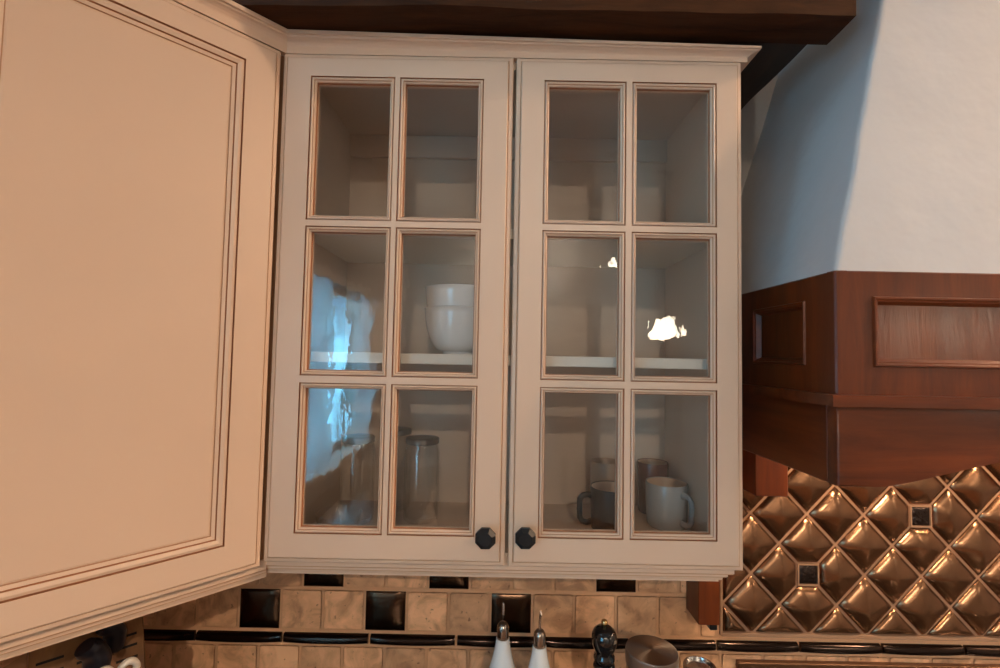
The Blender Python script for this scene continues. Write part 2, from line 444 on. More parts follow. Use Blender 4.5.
rowsz = {'A': (1.0795, 1.174), 'B': (1.1835, 1.275), 'C': (1.284, 1.378), 'D': (.944, 1.0375), 'E': (.921, .935)}
bt = nb(); acc = []
for r, (z0, z1) in rowsz.items():
    half = .5 if r in 'BD' else 0
    for k in range(-12, 20):
        cx = .0413 + T * (k + half); x0, x1 = cx - T / 2 + G, cx + T / 2 - G
        lim = CPX1 + .03 if r in 'DE' else XE
        x0c, x1c = max(x0, XL + .004), min(x1, lim)
        if x1c <= x0c: continue
        if r == 'A' and k in (0, -3, -6) or r == 'B' and k in (2, -2, -5) or r == 'C' and k in (1, -4): acc.append((x0, x1, z0, z1)); continue
        tile(bt, x0c, x1c, z0, z1)
obj('stone_tiles', bt, M['stone'], bs)
b = nb(); box(b, XL + .0005, XL + .006, -.66, 0, .921, 1.375); obj('grout_bed', b, M['grout'], bs)
bt = nb()
for z0, z1 in rowsz.values():
    for k in range(6): tile(bt, .01 + k * T, .01 + k * T + T - 2 * G, z0, min(z1, 1.374))
for v in bt.verts: v.co = Vector((XL + .008 - v.co.y, -v.co.x, v.co.z))
obj('stone_tiles', bt, M['stone'], bs)
def pillow(bm, poly, H, y0=.0, levels=(0, .04, .12, .28, .5, .75, 1), mat=0, power=2.0, base=.004, P=PW):
    cx = sum(p[0] for p in poly) / len(poly); cz = sum(p[1] for p in poly) / len(poly)
    # subdivide edges
    pts = []
    for i in range(len(poly)):
        a, c = poly[i], poly[(i + 1) % len(poly)]
        for s in range(4): pts.append((a[0] + (c[0] - a[0]) * s / 4, a[1] + (c[1] - a[1]) * s / 4))
    prev = [bm.verts.new(P(u, v, y0 - .004)) for u, v in pts]
    for t in levels[:-1]:
        h = y0 + base * min(1, t / .12) + H * (1 - (1 - t) ** power)
        cur = [bm.verts.new(P(u + (cx - u) * t, v + (cz - v) * t, h)) for u, v in pts]
        for i in range(len(pts)): bm.faces.new((prev[i], prev[(i + 1) % len(pts)], cur[(i + 1) % len(pts)], cur[i])).material_index = mat
        prev = cur
    top = bm.verts.new(P(cx, cz, y0 + base + H))
    for i in range(len(pts)): bm.faces.new((prev[i], prev[(i + 1) % len(pts)], top)).material_index = mat
for x0, x1, z0, z1 in acc:
    q = nb(); pillow(q, [(x0, z0), (x1, z0), (x1, z1), (x0, z1)], .006, base=.002)
    a = obj('accent_tile', q, M['bronze'], bs, smooth=True); tag(a, 'dark bronze pillowed square tile')
seams = [.552 - .2155 * k for k in range(0, 8)][::-1] + [.757, .962, 1.167, 1.372, 1.60]
seams = [max(s, XL + .003) for s in seams if s > XL - .2]
for s0, s1 in zip(seams, seams[1:]):
    if s1 - s0 < .02: continue
    q = nb(); nx, nz = 14, 8; x0, x1 = s0 + .003, s1 - .003; z0, z1 = 1.0475, 1.0705; g = []
    for i in range(nx + 1):
        u = i / nx * 2 - 1; row = []
        sag = .0035 * (1 - u * u)
        for j in range(nz + 1):
            v = j / nz * 2 - 1
            h = .003 + .010 * max(0, 1 - v * v) ** .6 * (1 - .35 * abs(u) ** 6)
            row.append(q.verts.new((x0 + (x1 - x0) * i / nx, -h, (z0 + z1) / 2 + v * (z1 - z0) / 2 - sag * 1.3 * (1 - v * v))))
        g.append(row)
    for i in range(nx):
        for j in range(nz): q.faces.new((g[i][j], g[i + 1][j], g[i + 1][j + 1], g[i][j + 1]))
    bd = [r_[0] for r_ in g] + g[-1][1:] + [r_[-1] for r_ in g[-2::-1]] + g[0][-2:0:-1]
    bk = [q.verts.new((v.co.x, .003, v.co.z)) for v in bd]
    for i in range(len(bd)): q.faces.new((bd[i], bd[(i + 1) % len(bd)], bk[(i + 1) % len(bd)], bk[i]))
    tag(obj('liner_tile', q, M['liner'], bs, smooth=True, angle=50), 'narrow dark metallic liner tile')

# copper diamond panel behind the hob
cp = thing('copper_tile_panel', (1.07, 0, CPZ0), 'panel of pillowed copper diamond tiles on the wall under the hood', 'tile panel')
CPZ1 = 1.72
b = nb(); box(b, CPX0, CPX1, .0012, YB - .0006, CPZ0, CPZ1); obj('grout_bed', b, M['coppergrout'], cp)
b = nb()
for (x0, x1, z0, z1) in ((CPX0 - .004, CPX0 + .003, CPZ0 - .003, CPZ1), (CPX0, CPX1, CPZ0 - .006, CPZ0 + .004)): box(b, x0, x1, -.004, .004, z0, z1, bev=.0012)
obj('border_strip', b, M['coppergrout'], cp)
HX, HZ, NX0, NZ0 = .0713, .0745, .7835, 1.385
INS = [(NX0, NZ0 - 2 * HZ), (NX0 + 4 * HX, NZ0), (NX0 + 8 * HX, NZ0 - 2 * HZ)]
def clip(poly, f):
    out = []
    for i in range(len(poly)):
        a, c = poly[i], poly[(i + 1) % len(poly)]; fa, fc = f(a), f(c)
        if fa >= 0: out.append(a)
        if fa * fc < 0:
            s = fa / (fa - fc); out.append((a[0] + (c[0] - a[0]) * s, a[1] + (c[1] - a[1]) * s))
    return out
b = nb(); gx = .0046
for i in range(-5, 13):
    for j in range(-5, 6):
        if (i + j) % 2 == 0: continue
        cx, cz = NX0 + i * HX, NZ0 - j * HZ
        a, d = HX - gx, HZ - gx
        poly = [(cx - a, cz), (cx, cz - d), (cx + a, cz), (cx, cz + d)]
        for f in (lambda p: p[0] - CPX0 - .005, lambda p: CPX1 - .003 - p[0], lambda p: p[1] - CPZ0 - .006, lambda p: CPZ1 - p[1]):
            poly = clip(poly, f)
        for (ix, iz) in INS:
            if abs(ix - cx) + abs(iz - cz) < HX + HZ * .2 and poly:
                k = .030
                if abs(ix - cx) > .01: sx = 1 if ix > cx else -1; poly = clip(poly, lambda p: -(sx * (p[0] - ix) + k))
                else: sz = 1 if iz > cz else -1; poly = clip(poly, lambda p: -(sz * (p[1] - iz) + k))
        if len(poly) < 3: continue
        ar = abs(sum(poly[q][0] * poly[(q + 1) % len(poly)][1] - poly[(q + 1) % len(poly)][0] * poly[q][1] for q in range(len(poly)))) / 2
        if ar < 2e-4: continue
        pillow(b, poly, (0.0135 if ar > .007 else .009), base=.004, power=1.75)
obj('copper_tiles', b, M['copper'], cp, smooth=True)
for (ix, iz) in INS:
    q = nb(); h = .0265; k = .0232
    pillow(q, [(ix - k, iz - k), (ix + k, iz - k), (ix + k, iz + k), (ix - k, iz + k)], .003, base=.003)
    d_ = tag(obj('relief_insert', q, M['relief'], cp, smooth=True), 'small square dark relief tile')
    q = nb(); rings(q, PW, (ix - h, ix + h, iz - h, iz + h), [(0, -.003, 0), (0, .004, 0), (.0030, .004, 0), (.0030, -.003, 0)])
    obj('insert_edge', q, M['coppergrout'], d_)

# framed metal panel low on the wall
fp = thing('framed_wall_panel', (1.07, 0, .93), 'dark framed bronze panel on the wall below the copper tiles', 'wall panel')
b = nb(); R = (.602, 1.54, .925, 1.026)
rings(b, PW, R, [(0, 0, 0), (0, .012, 0), (.002, .014, 0), (.010, .014, 0), (.014, .008, 0), (.016, .008, 0)]); obj('frame', b, M['panelframe'], fp)
b = nb(); box(b, .615, 1.527, -.0075, 0, .938, 1.013); obj('inner_panel', b, M['panelin'], fp)

# ------------------------------------------------------------------ worktop and base units (under the view)
b = nb(); prism(b, [(XL, 0), (1.9, 0), (1.9, -.64), (-.40, -.64), (-.40, -3.0), (XL, -3.0)], Plane((0, 0, 0), (1, 0, 0), (0, 1, 0), (0, 0, 1)), .88, .92)
tag(obj('worktop', b, M['counter']), 'dark polished stone worktop running below the tiled wall', 'worktop')
bu = thing('base_cabinet', (.4, -.3, 0), 'cream painted base cabinet run under the dark stone worktop', 'cabinet')
b = nb(); prism(b, [(XL + .004, -.002), (1.88, -.002), (1.88, -.60), (-.44, -.60), (-.44, -2.98), (XL + .004, -2.98)], Plane((0, 0, 0), (1, 0, 0), (0, 1, 0), (0, 0, 1)), 0, .88)
obj('carcass', b, M['cream'], bu)

# ------------------------------------------------------------------ cabinet doors
C, GZ, SG = 0, 1, 2      # cream, glaze, soft glaze
OUTER = [(0, 0, C), (0, .013, C), (.0018, .0155, C), (.0078, .0165, C), (.0088, .0155, SG), (.0098, .0188, SG), (.0115, .0200, C)]
BEAD = [(0, .0200, C), (.0002, .0158, GZ), (.0018, .0158, GZ), (.0025, .0192, C), (.0045, .0200, C), (.0062, .0180, C), (.0064, .0165, GZ), (.0071, .0165, SG), (.0076, .0172, C), (.0092, .0160, C), (.0100, .0130, C), (.0103, .0080, GZ), (.0112, .0080, GZ), (.0112, 0, C)]
def glass_door(parent, P, R, ops, knob_uv):
    b = nb()
    rings(b, P, R, OUTER); plate(b, P, inset(R, .0115), ops, .020)
    plate(b, P, R, [inset(o, .0112) for o in ops], 0)
    d = obj('door', b, [M['cream'], M['glaze'], M['softglaze']], parent)
    b = nb()
    for o in ops: rings(b, P, o, BEAD)
    obj('pane_bead', b, [M['cream'], M['glaze'], M['softglaze']], d)
    b = nb()
    for o in ops:
        r = inset(o, .0106); t = bmesh.new()
        prism(t, [(r[0], r[2]), (r[1], r[2]), (r[1], r[3]), (r[0], r[3])], P, .004, .0072); merge(b, t)
    obj('glass_panes', b, M['glass'], d)
    knob(d, P, knob_uv)
    return d
def knob(d, P, uv):
    b = nb(); prof = [(.010, .0195), (.0095, .022), (.0065, .024), (.0065, .032), (.013, .0345), (.0196, .040), (.0196, .046), (.0125, .0525)]
    rs = []
    for r, w in prof:
        rs.append([b.verts.new(P(uv[0] + r * math.cos(2 * PI * (i + .5) / 8), uv[1] + r * math.sin(2 * PI * (i + .5) / 8), w)) for i in range(8)])
    for k in range(len(rs) - 1):
        for i in range(8): b.faces.new((rs[k][i], rs[k][(i + 1) % 8], rs[k + 1][(i + 1) % 8], rs[k + 1][i]))
    b.faces.new(rs[0]); b.faces.new(rs[-1])
    tag(obj('knob', b, M['black'], d), 'black faceted octagonal iron knob')

YD = -.305
PD = Plane((0, YD, 0), (1, 0, 0), (0, 0, 1), (0, -1, 0))
gc = thing('glass_door_cabinet', (.016, -.15, 1.333), 'cream wall cabinet with two glass doors of six wavy panes each', 'cabinet')
CX0, CX1, CZ0, CZ1 = -.4275, .457, 1.381, 2.347
b = nb(); box(b, CX0, -.395, YD, YB, CZ0, CZ1); obj('side_panel', b, M['inside'], gc)
b = nb(); box(b, .421, CX1, YD, YB, CZ0, CZ1); sp = obj('side_panel', b, M['cream'], gc)
for z in (1.436, 2.262):
    b = nb(); box(b, .4185, .4215, -.285, -.262, z, z + .022, bev=.0005); obj('hinge_plate', b, M['black'], sp)
b = nb(); box(b, -.395, .421, YD, YB, 2.331, CZ1); obj('top_panel', b, M['inside'], gc)
b = nb(); box(b, -.395, .421, YD, YB, CZ0, 1.40); obj('bottom_panel', b, M['inside'], gc)
b = nb(); box(b, -.395, .421, -.008, .004, 1.40, 2.331); obj('back_panel', b, M['inside'], gc)
b = nb(); box(b, -.395, .421, -.020, -.008, 2.274, 2.331, bev=.001); obj('hanging_rail', b, M['inside'], gc)
for z in (1.750, 2.000):
    b = nb(); box(b, -.395, .421, -.285, -.008, z, z + .0205, bev=.001); obj('shelf', b, M['shelf'], gc)
COLS_L = [(-.3725, -.2105), (-.2010, -.0400)]; COLS_R = [(.0765, .2340), (.2455, .4070)]
ROWS = [(1.4355, 1.7125), (1.7255, 2.0085), (2.0200, 2.3000)]
glass_door(gc, PD, (-.4285, .0165, 1.3815, 2.3460), [(a, c, z0, z1) for (a, c) in COLS_L for (z0, z1) in ROWS], (-.0190, 1.4425))
glass_door(gc, PD, (.0225, .4570, 1.3815, 2.3460), [(a, c, z0, z1) for (a, c) in COLS_R for (z0, z1) in ROWS], (.0525, 1.4440))
CROWN = [(0, 2.3475), (.013, 2.3475), (.013, 2.3590), (.0140, 2.3610), (.0170, 2.3640), (.0210, 2.3665), (.0255, 2.3680), (.0265, 2.3700), (.031, 2.3703), (.031, 2.3765), (0, 2.3765)]
LRAIL = [(-.006, 1.3815), (-.006, 1.3660), (-.0075, 1.3648), (-.0075, 1.3638), (-.0145, 1.3620), (-.0145, 1.3568), (-.0160, 1.3562), (-.0160, 1.3550), (-.0205, 1.3535), (-.0220, 1.3490), (-.0225, 1.3475), (-.0250, 1.3468), (-.0265, 1.3455), (-.0265, 1.3425), (-.042, 1.3425), (-.042, 1.3815)]
LL = (1, 2, 5, 6, 10)
J = (-.4300, YD); TH = math.radians(47.0)
DN = Vector((math.sin(TH), -math.cos(TH)))          # outward normal of the angled face
DU = Vector((-math.cos(TH), -math.sin(TH)))         # runs away from the corner
DLEN = .470
DL = (J[0] + DU.x * DLEN, J[1] + DU.y * DLEN)
mb = (Vector((0, -1)) + DN).normalized(); mj = mb / mb.dot(DN)      # mitre at the inner corner
b = nb(); sweep(b, CROWN, [J, (CX1, YD), (CX1, YB)], ends=(mj, None))
for v in b.verts: v.co.z -= .0165 * v.co.x * (v.co.z - 2.3475) / .029      # the old moulding runs slightly out of level
obj('crown_moulding', b, M['cream'], gc)
b = nb(); sweep(b, LRAIL, [J, (CX1, YD), (CX1, 0)], ends=(mj, None), lines=LL); obj('light_rail', b, [M['cream'], M['glaze'], M['softglaze']], gc)

# corner cabinet
cc = thing('corner_cabinet', (-.75, -.25, 1.333), 'cream corner cabinet with one solid angled door left of the glass cabinet', 'cabinet')
PH = Plane((0, 0, 0), (1, 0, 0), (0, 1, 0), (0, 0, 1))
b = nb(); prism(b, [(XL, YB), (-.4305, YB), (-.4305, YD), DL, (XL, DL[1])], PH, CZ0, CZ1); obj('carcass', b, M['shadowgap'], cc)
s2 = 2 ** -.5
PQ = Plane((J[0], J[1], 0), (*DU, 0), (0, 0, 1), (*DN, 0))   # u runs away from the corner
dlen = (Vector(DL) - Vector(J)).length
RD = (.0165, dlen - .012, 1.3760, 2.3445)
OD = (RD[0] + .0625, RD[1] - .0600, 1.4310, 2.2975)
PANEL = [(0, .0200, C), (.0002, .0150, GZ), (.0016, .0150, GZ), (.0024, .0180, C), (.0070, .0195, C), (.0125, .0170, C), (.0128, .0140, GZ), (.0140, .0140, GZ), (.0146, .0150, C), (.0200, .0135, C), (.0202, .0115, GZ), (.0212, .0115, SG), (.024, .0125, C)]
b = nb(); rings(b, PQ, RD, OUTER); plate(b, PQ, inset(RD, .0115), [OD], .020); plate(b, PQ, RD, [], 0)
d = obj('door', b, [M['cream'], M['glaze'], M['softglaze']], cc)
b = nb(); rings(b, PQ, OD, PANEL); obj('panel_bead', b, [M['cream'], M['glaze'], M['softglaze']], d)
b = nb(); plate(b, PQ, inset(OD, .024), [], .0125); rings(b, PQ, inset(OD, .024), [(0, .0125, 0), (0, .004, 0)]); plate(b, PQ, inset(OD, .024), [], .004); obj('door_panel', b, M['cream'], d)
b = nb(); sweep(b, CROWN, [(XL, DL[1]), DL, J], ends=(None, mj))
for v in b.verts: v.co.z += .0072 * (v.co.z - 2.3475) / .029
obj('crown_moulding', b, M['cream'], cc)
b = nb(); sweep(b, LRAIL, [(XL, DL[1]), DL, J], ends=(None, mj), lines=LL)
for v in b.verts: v.co.z -= .0075 if v.co.z < 1.37 else .004
obj('light_rail', b, [M['cream'], M['glaze'], M['softglaze']], cc)

# ------------------------------------------------------------------ beams
b = nb(); rough_box(b, XL, .624, -.397, -.317, 2.3855, 2.545, .006, 7, 120, 8, 14)
tag(obj('ceiling_beam', b, M['beam'], smooth=True, angle=40), 'dark rough-hewn wooden beam running above the cabinet crown moulding', 'beam', kind='thing')
b = nb(); rough_box(b, .42, .590, -.313, YB, 2.390, 2.545, .004, 8, 14, 24, 12, 5)
tag(obj('ceiling_beam', b, M['beam_y'], smooth=True, angle=40), 'short black wooden beam end running back to the wall beside the hood', 'beam', kind='thing')

# ------------------------------------------------------------------ hood
HX0, HX1, HY, HZ0, HZM, HZ1 = .540, 1.600, -.450, 1.572, 1.710, 1.918
hd = thing('range_hood', (1.07, -.22, HZ0), 'tapered plaster range hood with panelled cherry wood base', 'range hood')
def chx(z): return .5425 + .298 * (z - 1.918) + 0
def chy(z): return -.4475 + .166 * (z - 1.918)
b = nb(); nzs = 44; prev = None
for i in range(nzs + 1):
    z = HZ1 + (ZC - HZ1) * i / nzs; xl = chx(z); xr = HX0 + HX1 - xl; yf = chy(z); r = .005
    pts = [(xl, YB + (yf + r + .006 - YB) * k / 8) for k in range(9)] + [(xl, yf + r)] + [(xl + r * .3, yf + r * .3), (xl + r, yf), (xl + r + .006, yf)]
    pts += [(xl + r + (xr - xl - 2 * r) * k / 24, yf) for k in range(1, 24)]
    pts += [(xr - r - .006, yf), (xr - r, yf), (xr - r * .3, yf + r * .3), (xr, yf + r)] + [(xr, yf + r + .006 + (YB - yf - r - .006) * k / 8) for k in range(9)]
    row = []
    for (x, y) in pts:
        n3 = noise.noise_vector(Vector((x, y, z)) * 9) * (.0028 if 0 < i else 0)
        row.append(b.verts.new((x + n3.x, y + (n3.y if y < 0 else 0), z)))
    if prev:
        for k in range(len(row) - 1): b.faces.new((prev[k], prev[k + 1], row[k + 1], row[k]))
    else: b.faces.new(row)
    prev = row
b.faces.new(prev)
obj('plaster_chimney', b, M['plaster'], hd, smooth=True, angle=60)
HB = [(0, .020, 0), (.0015, .0235, 0), (.004, .0235, 0), (.0065, .0205, 0), (.0085, .0200, 0), (.0125, .0125, 0), (.0135, .0110, 0)]
def panelled(P, R, OPS, mf, mp):
    b = nb(); rings(b, P, R, [(0, 0, 0), (0, .018, 0), (.002, .020, 0)]); plate(b, P, inset(R, .002), OPS, .020); plate(b, P, R, [], 0)
    f = obj('panel_frame', b, mf, hd)
    for o in OPS:
        b = nb(); rings(b, P, o, HB); obj('panel_moulding', b, M['cherry_x'], f)
        b = nb(); q = inset(o, .0135); plate(b, P, q, [], .011); plate(b, P, q, [], .003); rings(b, P, q, [(0, .011, 0), (0, .003, 0)]); obj('recessed_panel', b, mp, f)
panelled(Plane((0, HY + .020, 0), (1, 0, 0), (0, 0, 1), (0, -1, 0)), (HX0 + .0006, HX1 - .0006, HZM, HZ1), [(.600, 1.540, 1.763, 1.877)], M['cherry_z'], M['cherry_rough'])
panelled(Plane((HX0 + .020, 0, 0), (0, -1, 0), (0, 0, 1), (-1, 0, 0)), (-YB, -(HY + .0008), HZM, HZ1), [(.206, .376, 1.763, 1.877)], M['cherry_z'], M['cherry_z'])
panelled(Plane((HX1 - .020, 0, 0), (0, -1, 0), (0, 0, 1), (1, 0, 0)), (-YB, -(HY + .0008), HZM, HZ1), [(.074, .376, 1.763, 1.877)], M['cherry_z'], M['cherry_z'])
b = nb(); TR = [(-.018, 1.700), (.004, 1.700), (.0075, 1.703), (.0075, 1.708), (.005, 1.7105), (.003, 1.7150), (.0, 1.718), (-.018, 1.718)]
sweep(b, TR, [(HX0, YB), (HX0, HY), (HX1, HY), (HX1, YB)], normals_out=-1)
obj('trim_moulding', b, M['cherry_x'], hd)
bot = [(.540, 1.5725), (.600, 1.5725), (.625, 1.5750)]
for k in range(1, 25):
    x = .625 + (1.07 - .625) * k / 24; t = (x - .625) / (1.07 - .625)
    bot.append((x, 1.575 + .075 * math.sin(t * PI / 2) ** 1.12))
bot += [(2 * 1.07 - x, z) for x, z in bot[-2::-1]]
b = nb(); prism(b, bot + [(1.600, 1.701), (.540, 1.701)], Plane((0, 0, 0), (1, 0, 0), (0, 0, 1), (0, -1, 0)), .428, .450)
ed = [e for e in b.edges if all(abs(v.co.y + .450) < 1e-4 for v in e.verts) or (abs(e.verts[0].co.x - e.verts[1].co.x) < 1e-5 and abs(e.verts[0].co.z - e.verts[1].co.z) > .05 and e.verts[0].co.y < -.44)]
bmesh.ops.bevel(b, geom=ed, offset=.004, segments=3, affect='EDGES', profile=.5)
obj('front_apron', b, M['cherry_x'], hd, smooth=True, angle=35)
for x0 in (HX0, HX1 - .020):
    b = nb(); box(b, x0, x0 + .020, -.4285, YB, 1.5725, 1.701, bev=.002); obj('side_apron', b, M['cherry_y'], hd)
b = nb(); box(b, .560, 1.580, -.428, -.022, 1.680, 1.700); obj('hood_liner', b, M['black'], hd)
for lx in (.84, 1.30):
    b = nb(); lathe(b, [(.028, 0), (.034, .004), (.034, .012)], (lx, -.25, 1.668), 24); l = obj('hood_lamp', b, M['can'], hd)
for (x0, x1) in ((.605, .682), (1.458, 1.535)):
    b = nb(); box(b, x0, x1, -.090, YB - .0085, 1.452, 1.680, bev=.002); obj('corbel', b, M['cherry_z'], hd)
wb = thing('wooden_bracket', (.503, -.037, 1.147), 'small cherry wood block on the tiles under the cabinet end', 'bracket')
b = nb(); box(b, .478, .528, -.075, -.0005, 1.1475, 1.333, bev=.0025, seg=2); obj('block', b, M['cherry_z'], wb)
b = nb(); box(b, .507, .525, -.070, -.045, 1.133, 1.1475, bev=.002); obj('foot', b, M['black'], wb)

# ------------------------------------------------------------------ things on the worktop
WT = .920
def oil_bottle(loc, rot, label):
    t = thing('oil_bottle', loc, label, 'bottle', 'oil bottles on the worktop')
    x, y, z = loc; b = nb()
    lathe(b, [(.036, 0), (.0395, .004), (.041, .05), (.0412, .13), (.0398, .160), (.0368, .190), (.0318, .213), (.0258, .238), (.0196, .260), (.0152, .279), (.0132, .292), (.0130, .2955), (.0105, .2955), (.0105, .290)], loc, 40)
    obj('bottle_body', b, M['white'], t, smooth=True, angle=50)
    b = nb(); lathe(b, [(.0100, .292), (.0118, .2965), (.0120, .299), (.0090, .300)], loc, 28); s = obj('stopper', b, M['rubber'], t, smooth=True, angle=50)
    b = nb(); lathe(b, [(.0085, .299), (.0114, .299), (.0116, .3165), (.0105, .3200), (.0075, .3245), (.003, .3262)], loc, 28); obj('collar', b, M['collar'], s, smooth=True, angle=40)
    b = nb(); dx, dy = math.cos(rot), math.sin(rot)
    pts = [(x, y, z + .323), (x, y, z + .340), (x + dx * .001, y + dy * .001, z + .350), (x + dx * .003, y + dy * .003, z + .358)]
    tube(b, pts, [.0024, .0024, .0024, .0023], 12)
    top = max(v.co.z for v in b.verts)
    for v in b.verts:                      # pouring end cut at a slant
        if v.co.z > top - .004: v.co.z += ((v.co.x - x) * dx + (v.co.y - y) * dy - .003) * -1.6
    sp_ = obj('pour_spout', b, M['steel'], t, smooth=True, angle=50)
    return t
oil_bottle((.0170, -.255, WT), 1.5, 'white ceramic oil bottle with steel pourer, left of the pair')
oil_bottle((.0872, -.278, WT), -.9, 'white ceramic oil bottle with steel pourer, beside the black pepper mill')

pm = thing('pepper_mill', (.2165, -.255, WT), 'glossy black pepper mill with a brass top knob', 'pepper mill')
L0 = (.2165, -.255, WT)
b = nb(); lathe(b, [(.028, 0), (.030, .003), (.030, .02), (.0265, .03), (.0235, .06), (.0205, .12), (.0185, .17), (.0175, .205), (.0182, .225), (.0205, .238), (.0212, .246), (.0195, .252), (.0165, .254)], L0, 36)
obj('mill_body', b, M['blackgloss'], pm, smooth=True, angle=60)
b = nb(); lathe(b, [(.0160, .254), (.0195, .257), (.0208, .261), (.0200, .266), (.0172, .270), (.0175, .274), (.0205, .279), (.0236, .287), (.0250, .297), (.0242, .306), (.0205, .314), (.0140, .3195), (.0045, .3215)], L0, 36)
obj('mill_head', b, M['blackgloss'], pm, smooth=True, angle=60)
b = nb(); lathe(b, [(.0025, .321), (.0035, .3225), (.0058, .325), (.0066, .329), (.0052, .333), (.002, .335)], L0, 20); obj('top_knob', b, M['brass'], pm, smooth=True)

ca = thing('steel_canister', (.310, -.255, WT), 'round brushed steel canister with a flat lid beside the pepper mill', 'canister')
L0 = (.310, -.255, WT)
b = nb(); lathe(b, [(.046, 0), (.0480, .002), (.0480, .250), (.0465, .252)], L0, 48); obj('canister_body', b, M['steel'], ca, smooth=True, angle=40)
b = nb(); lathe(b, [(.0465, .252), (.0500, .2525), (.0502, .274), (.0490, .2785), (.0470, .2792), (.0100, .2792)], L0, 64); obj('canister_lid', b, M['brush'], ca, smooth=True, angle=40)

gj = thing('glass_shaker', (.405, -.255, WT), 'small glass shaker with silver rim, right of the steel canister', 'shaker')
L0 = (.405, -.255, WT)
b = nb(); lathe(b, [(.027, 0), (.030, .003), (.030, .19), (.028, .222), (.0255, .222), (.0275, .19), (.0275, .006), (.001, .006)], L0, 36); obj('shaker_body', b, M['clear'], gj, smooth=True, angle=50)
b = nb(); lathe(b, [(.0285, .223), (.0310, .224), (.0310, .247), (.0295, .2505), (.0265, .2505), (.0255, .246), (.0180, .2475), (.006, .249)], L0, 36); obj('shaker_lid', b, M['steel'], gj, smooth=True, angle=50)

# knife block in the corner, its slotted face turned to the room
a_ = Vector((s2, s2, 0)); n_ = Vector((s2, -s2, 0)); Zv = Vector((0, 0, 1))
P0 = Vector((-.722, -.207, 0)); KW = .170
kb = thing('knife_block', (-.79, -.27, WT), 'slanted wooden knife block on the worktop under the corner cabinet', 'knife block')
KP = Plane(P0, n_, Zv, -a_)       # u toward the room, v up, w to the left along the block
FT, FB = (-.035, 1.225), (.085, 1.055)     # top and bottom edge of the slotted face (u, z)
b = nb(); prism(b, [(-.13, WT), (.055, WT), (.085, WT + .02), FB, FT, (-.10, 1.225), (-.13, 1.19)], KP, 0, KW); 
bmesh.ops.bevel(b, geom=list(b.edges), offset=.002, segments=1, affect='EDGES')
kbo = obj('block_body', b, M['block'], kb)
fd = Vector((FB[0] - FT[0], FB[1] - FT[1])); FL = fd.length; fd.normalize()
fn = Vector((-fd.y, fd.x))        # outward normal of the slotted face in (u, z)
def onface(t, w_, h=0): return KP(FT[0] + fd.x * t + fn.x * h, FT[1] + fd.y * t + fn.y * h, w_)
b = nb(); slots = []
for row, t in enumerate((.048, .068, .090, .114, .142)):
    for (w0, w1) in ((.012, .046), (.066, .104), (.122, .160)):
        slots.append((t, w0, w1))
        pts = [onface(t - .0022, w0, .0006), onface(t - .0022, w1, .0006), onface(t + .0022, w1, .0006), onface(t + .0022, w0, .0006)]
        pb = [onface(t - .0022, w0, -.002), onface(t - .0022, w1, -.002), onface(t + .0022, w1, -.002), onface(t + .0022, w0, -.002)]
        vs = [b.verts.new(p) for p in pts]; vb = [b.verts.new(p) for p in pb]
        b.faces.new(vs); b.faces.new(vb)
        for i in range(4): b.faces.new((vs[i], vs[(i + 1) % 4], vb[(i + 1) % 4], vb[i]))
obj('slots', b, M['slot'], kb)
KD = (n_ * .30 + Zv * .954).normalized()
FN = (onface(0, 0, 1) - onface(0, 0, 0)).normalized(); FDV = (onface(1, 0, 0) - onface(0, 0, 0)).normalized()
def knife(t, wc, ln, r, label):
    base = onface(t, wc, .0015)
    k = thing('kitchen_knife', base, label, 'knife', 'knives in the wooden block')
    b = nb(); tube(b, [base, base + KD * .006], [r * .8, r * .8], 12, flat=1.2, up=FDV); obj('bolster', b, M['steel'], k, smooth=True, angle=50)
    b = nb(); pts, rr = [], []
    for i in range(15):
        s = i / 14
        pts.append(base + KD * (.006 + ln * s) + (-a_) * (.020 * max(0, (s - .55) / .45) ** 2))
        rr.append(r * (1.0 + .18 * math.sin(s * PI * 1.0) + (.35 * max(0, (s - .75) / .25) if s < .97 else .1)))
    tube(b, pts, rr, 16, flat=1.35, up=FDV); obj('handle', b, M['navyblack'], k, smooth=True, angle=60)
    return k
knife(.112, .078, .085, .0135, 'large black-handled knife with hooked end, in the middle of the wooden block')
knife(.068, .050, .062, .0120, 'shorter black-handled knife at the back of the wooden block')
# shears with pale loop handles
sb = onface(.146, .052, .002)
sh = thing('kitchen_shears', sb, 'kitchen shears with off-white loop handles in the wooden block', 'scissors')
b = nb(); tube(b, [sb, sb + KD * .030], [.006, .005], 10, flat=1.6, up=FDV); obj('blade', b, M['steel'], sh, smooth=True, angle=40)
for sgn in (-1, 1):
    b = nb(); c = sb + KD * .050 + a_ * (.0185 * sgn); torus(b, c, a_, KD, 0.0140, .0064, sx=.95, sy=1.5); obj('loop_handle', b, M['whiteplastic'], sh, smooth=True)

# ------------------------------------------------------------------ things in the glass cabinet
SH = 1.7705; FL_ = 1.400
def bowl(loc, R, H, label):
    t = thing('serving_bowl', loc, label, 'bowl', 'white bowls on the shelf')
    out, inn = [(.45 * R, 0), (.47 * R, .004)], []
    for i in range(0, 11):
        a = i / 10; out.append((R * (.47 + .53 * math.sin(a * PI / 2) ** .8), .006 + (H - .006) * (1 - math.cos(a * PI / 2)) ** .85))
    prof = out + [(R * 1.02, H + .001), (R * .985, H + .002)] + [(r - .005, max(z, .012)) for r, z in out[:2:-1]] + [(.002, .012)]
    b = nb(); lathe(b, prof, loc, 48); obj('bowl_body', b, M['bowlwhite'], t, smooth=True, angle=60)
BX = -.092
bowl((BX, -.150, SH), .0770, .100, 'white round bowl, lower of the nested pair on the cabinet shelf')
bowl((BX, -.150, SH + .046), .0765, .100, 'white round bowl, upper of the nested pair on the cabinet shelf')

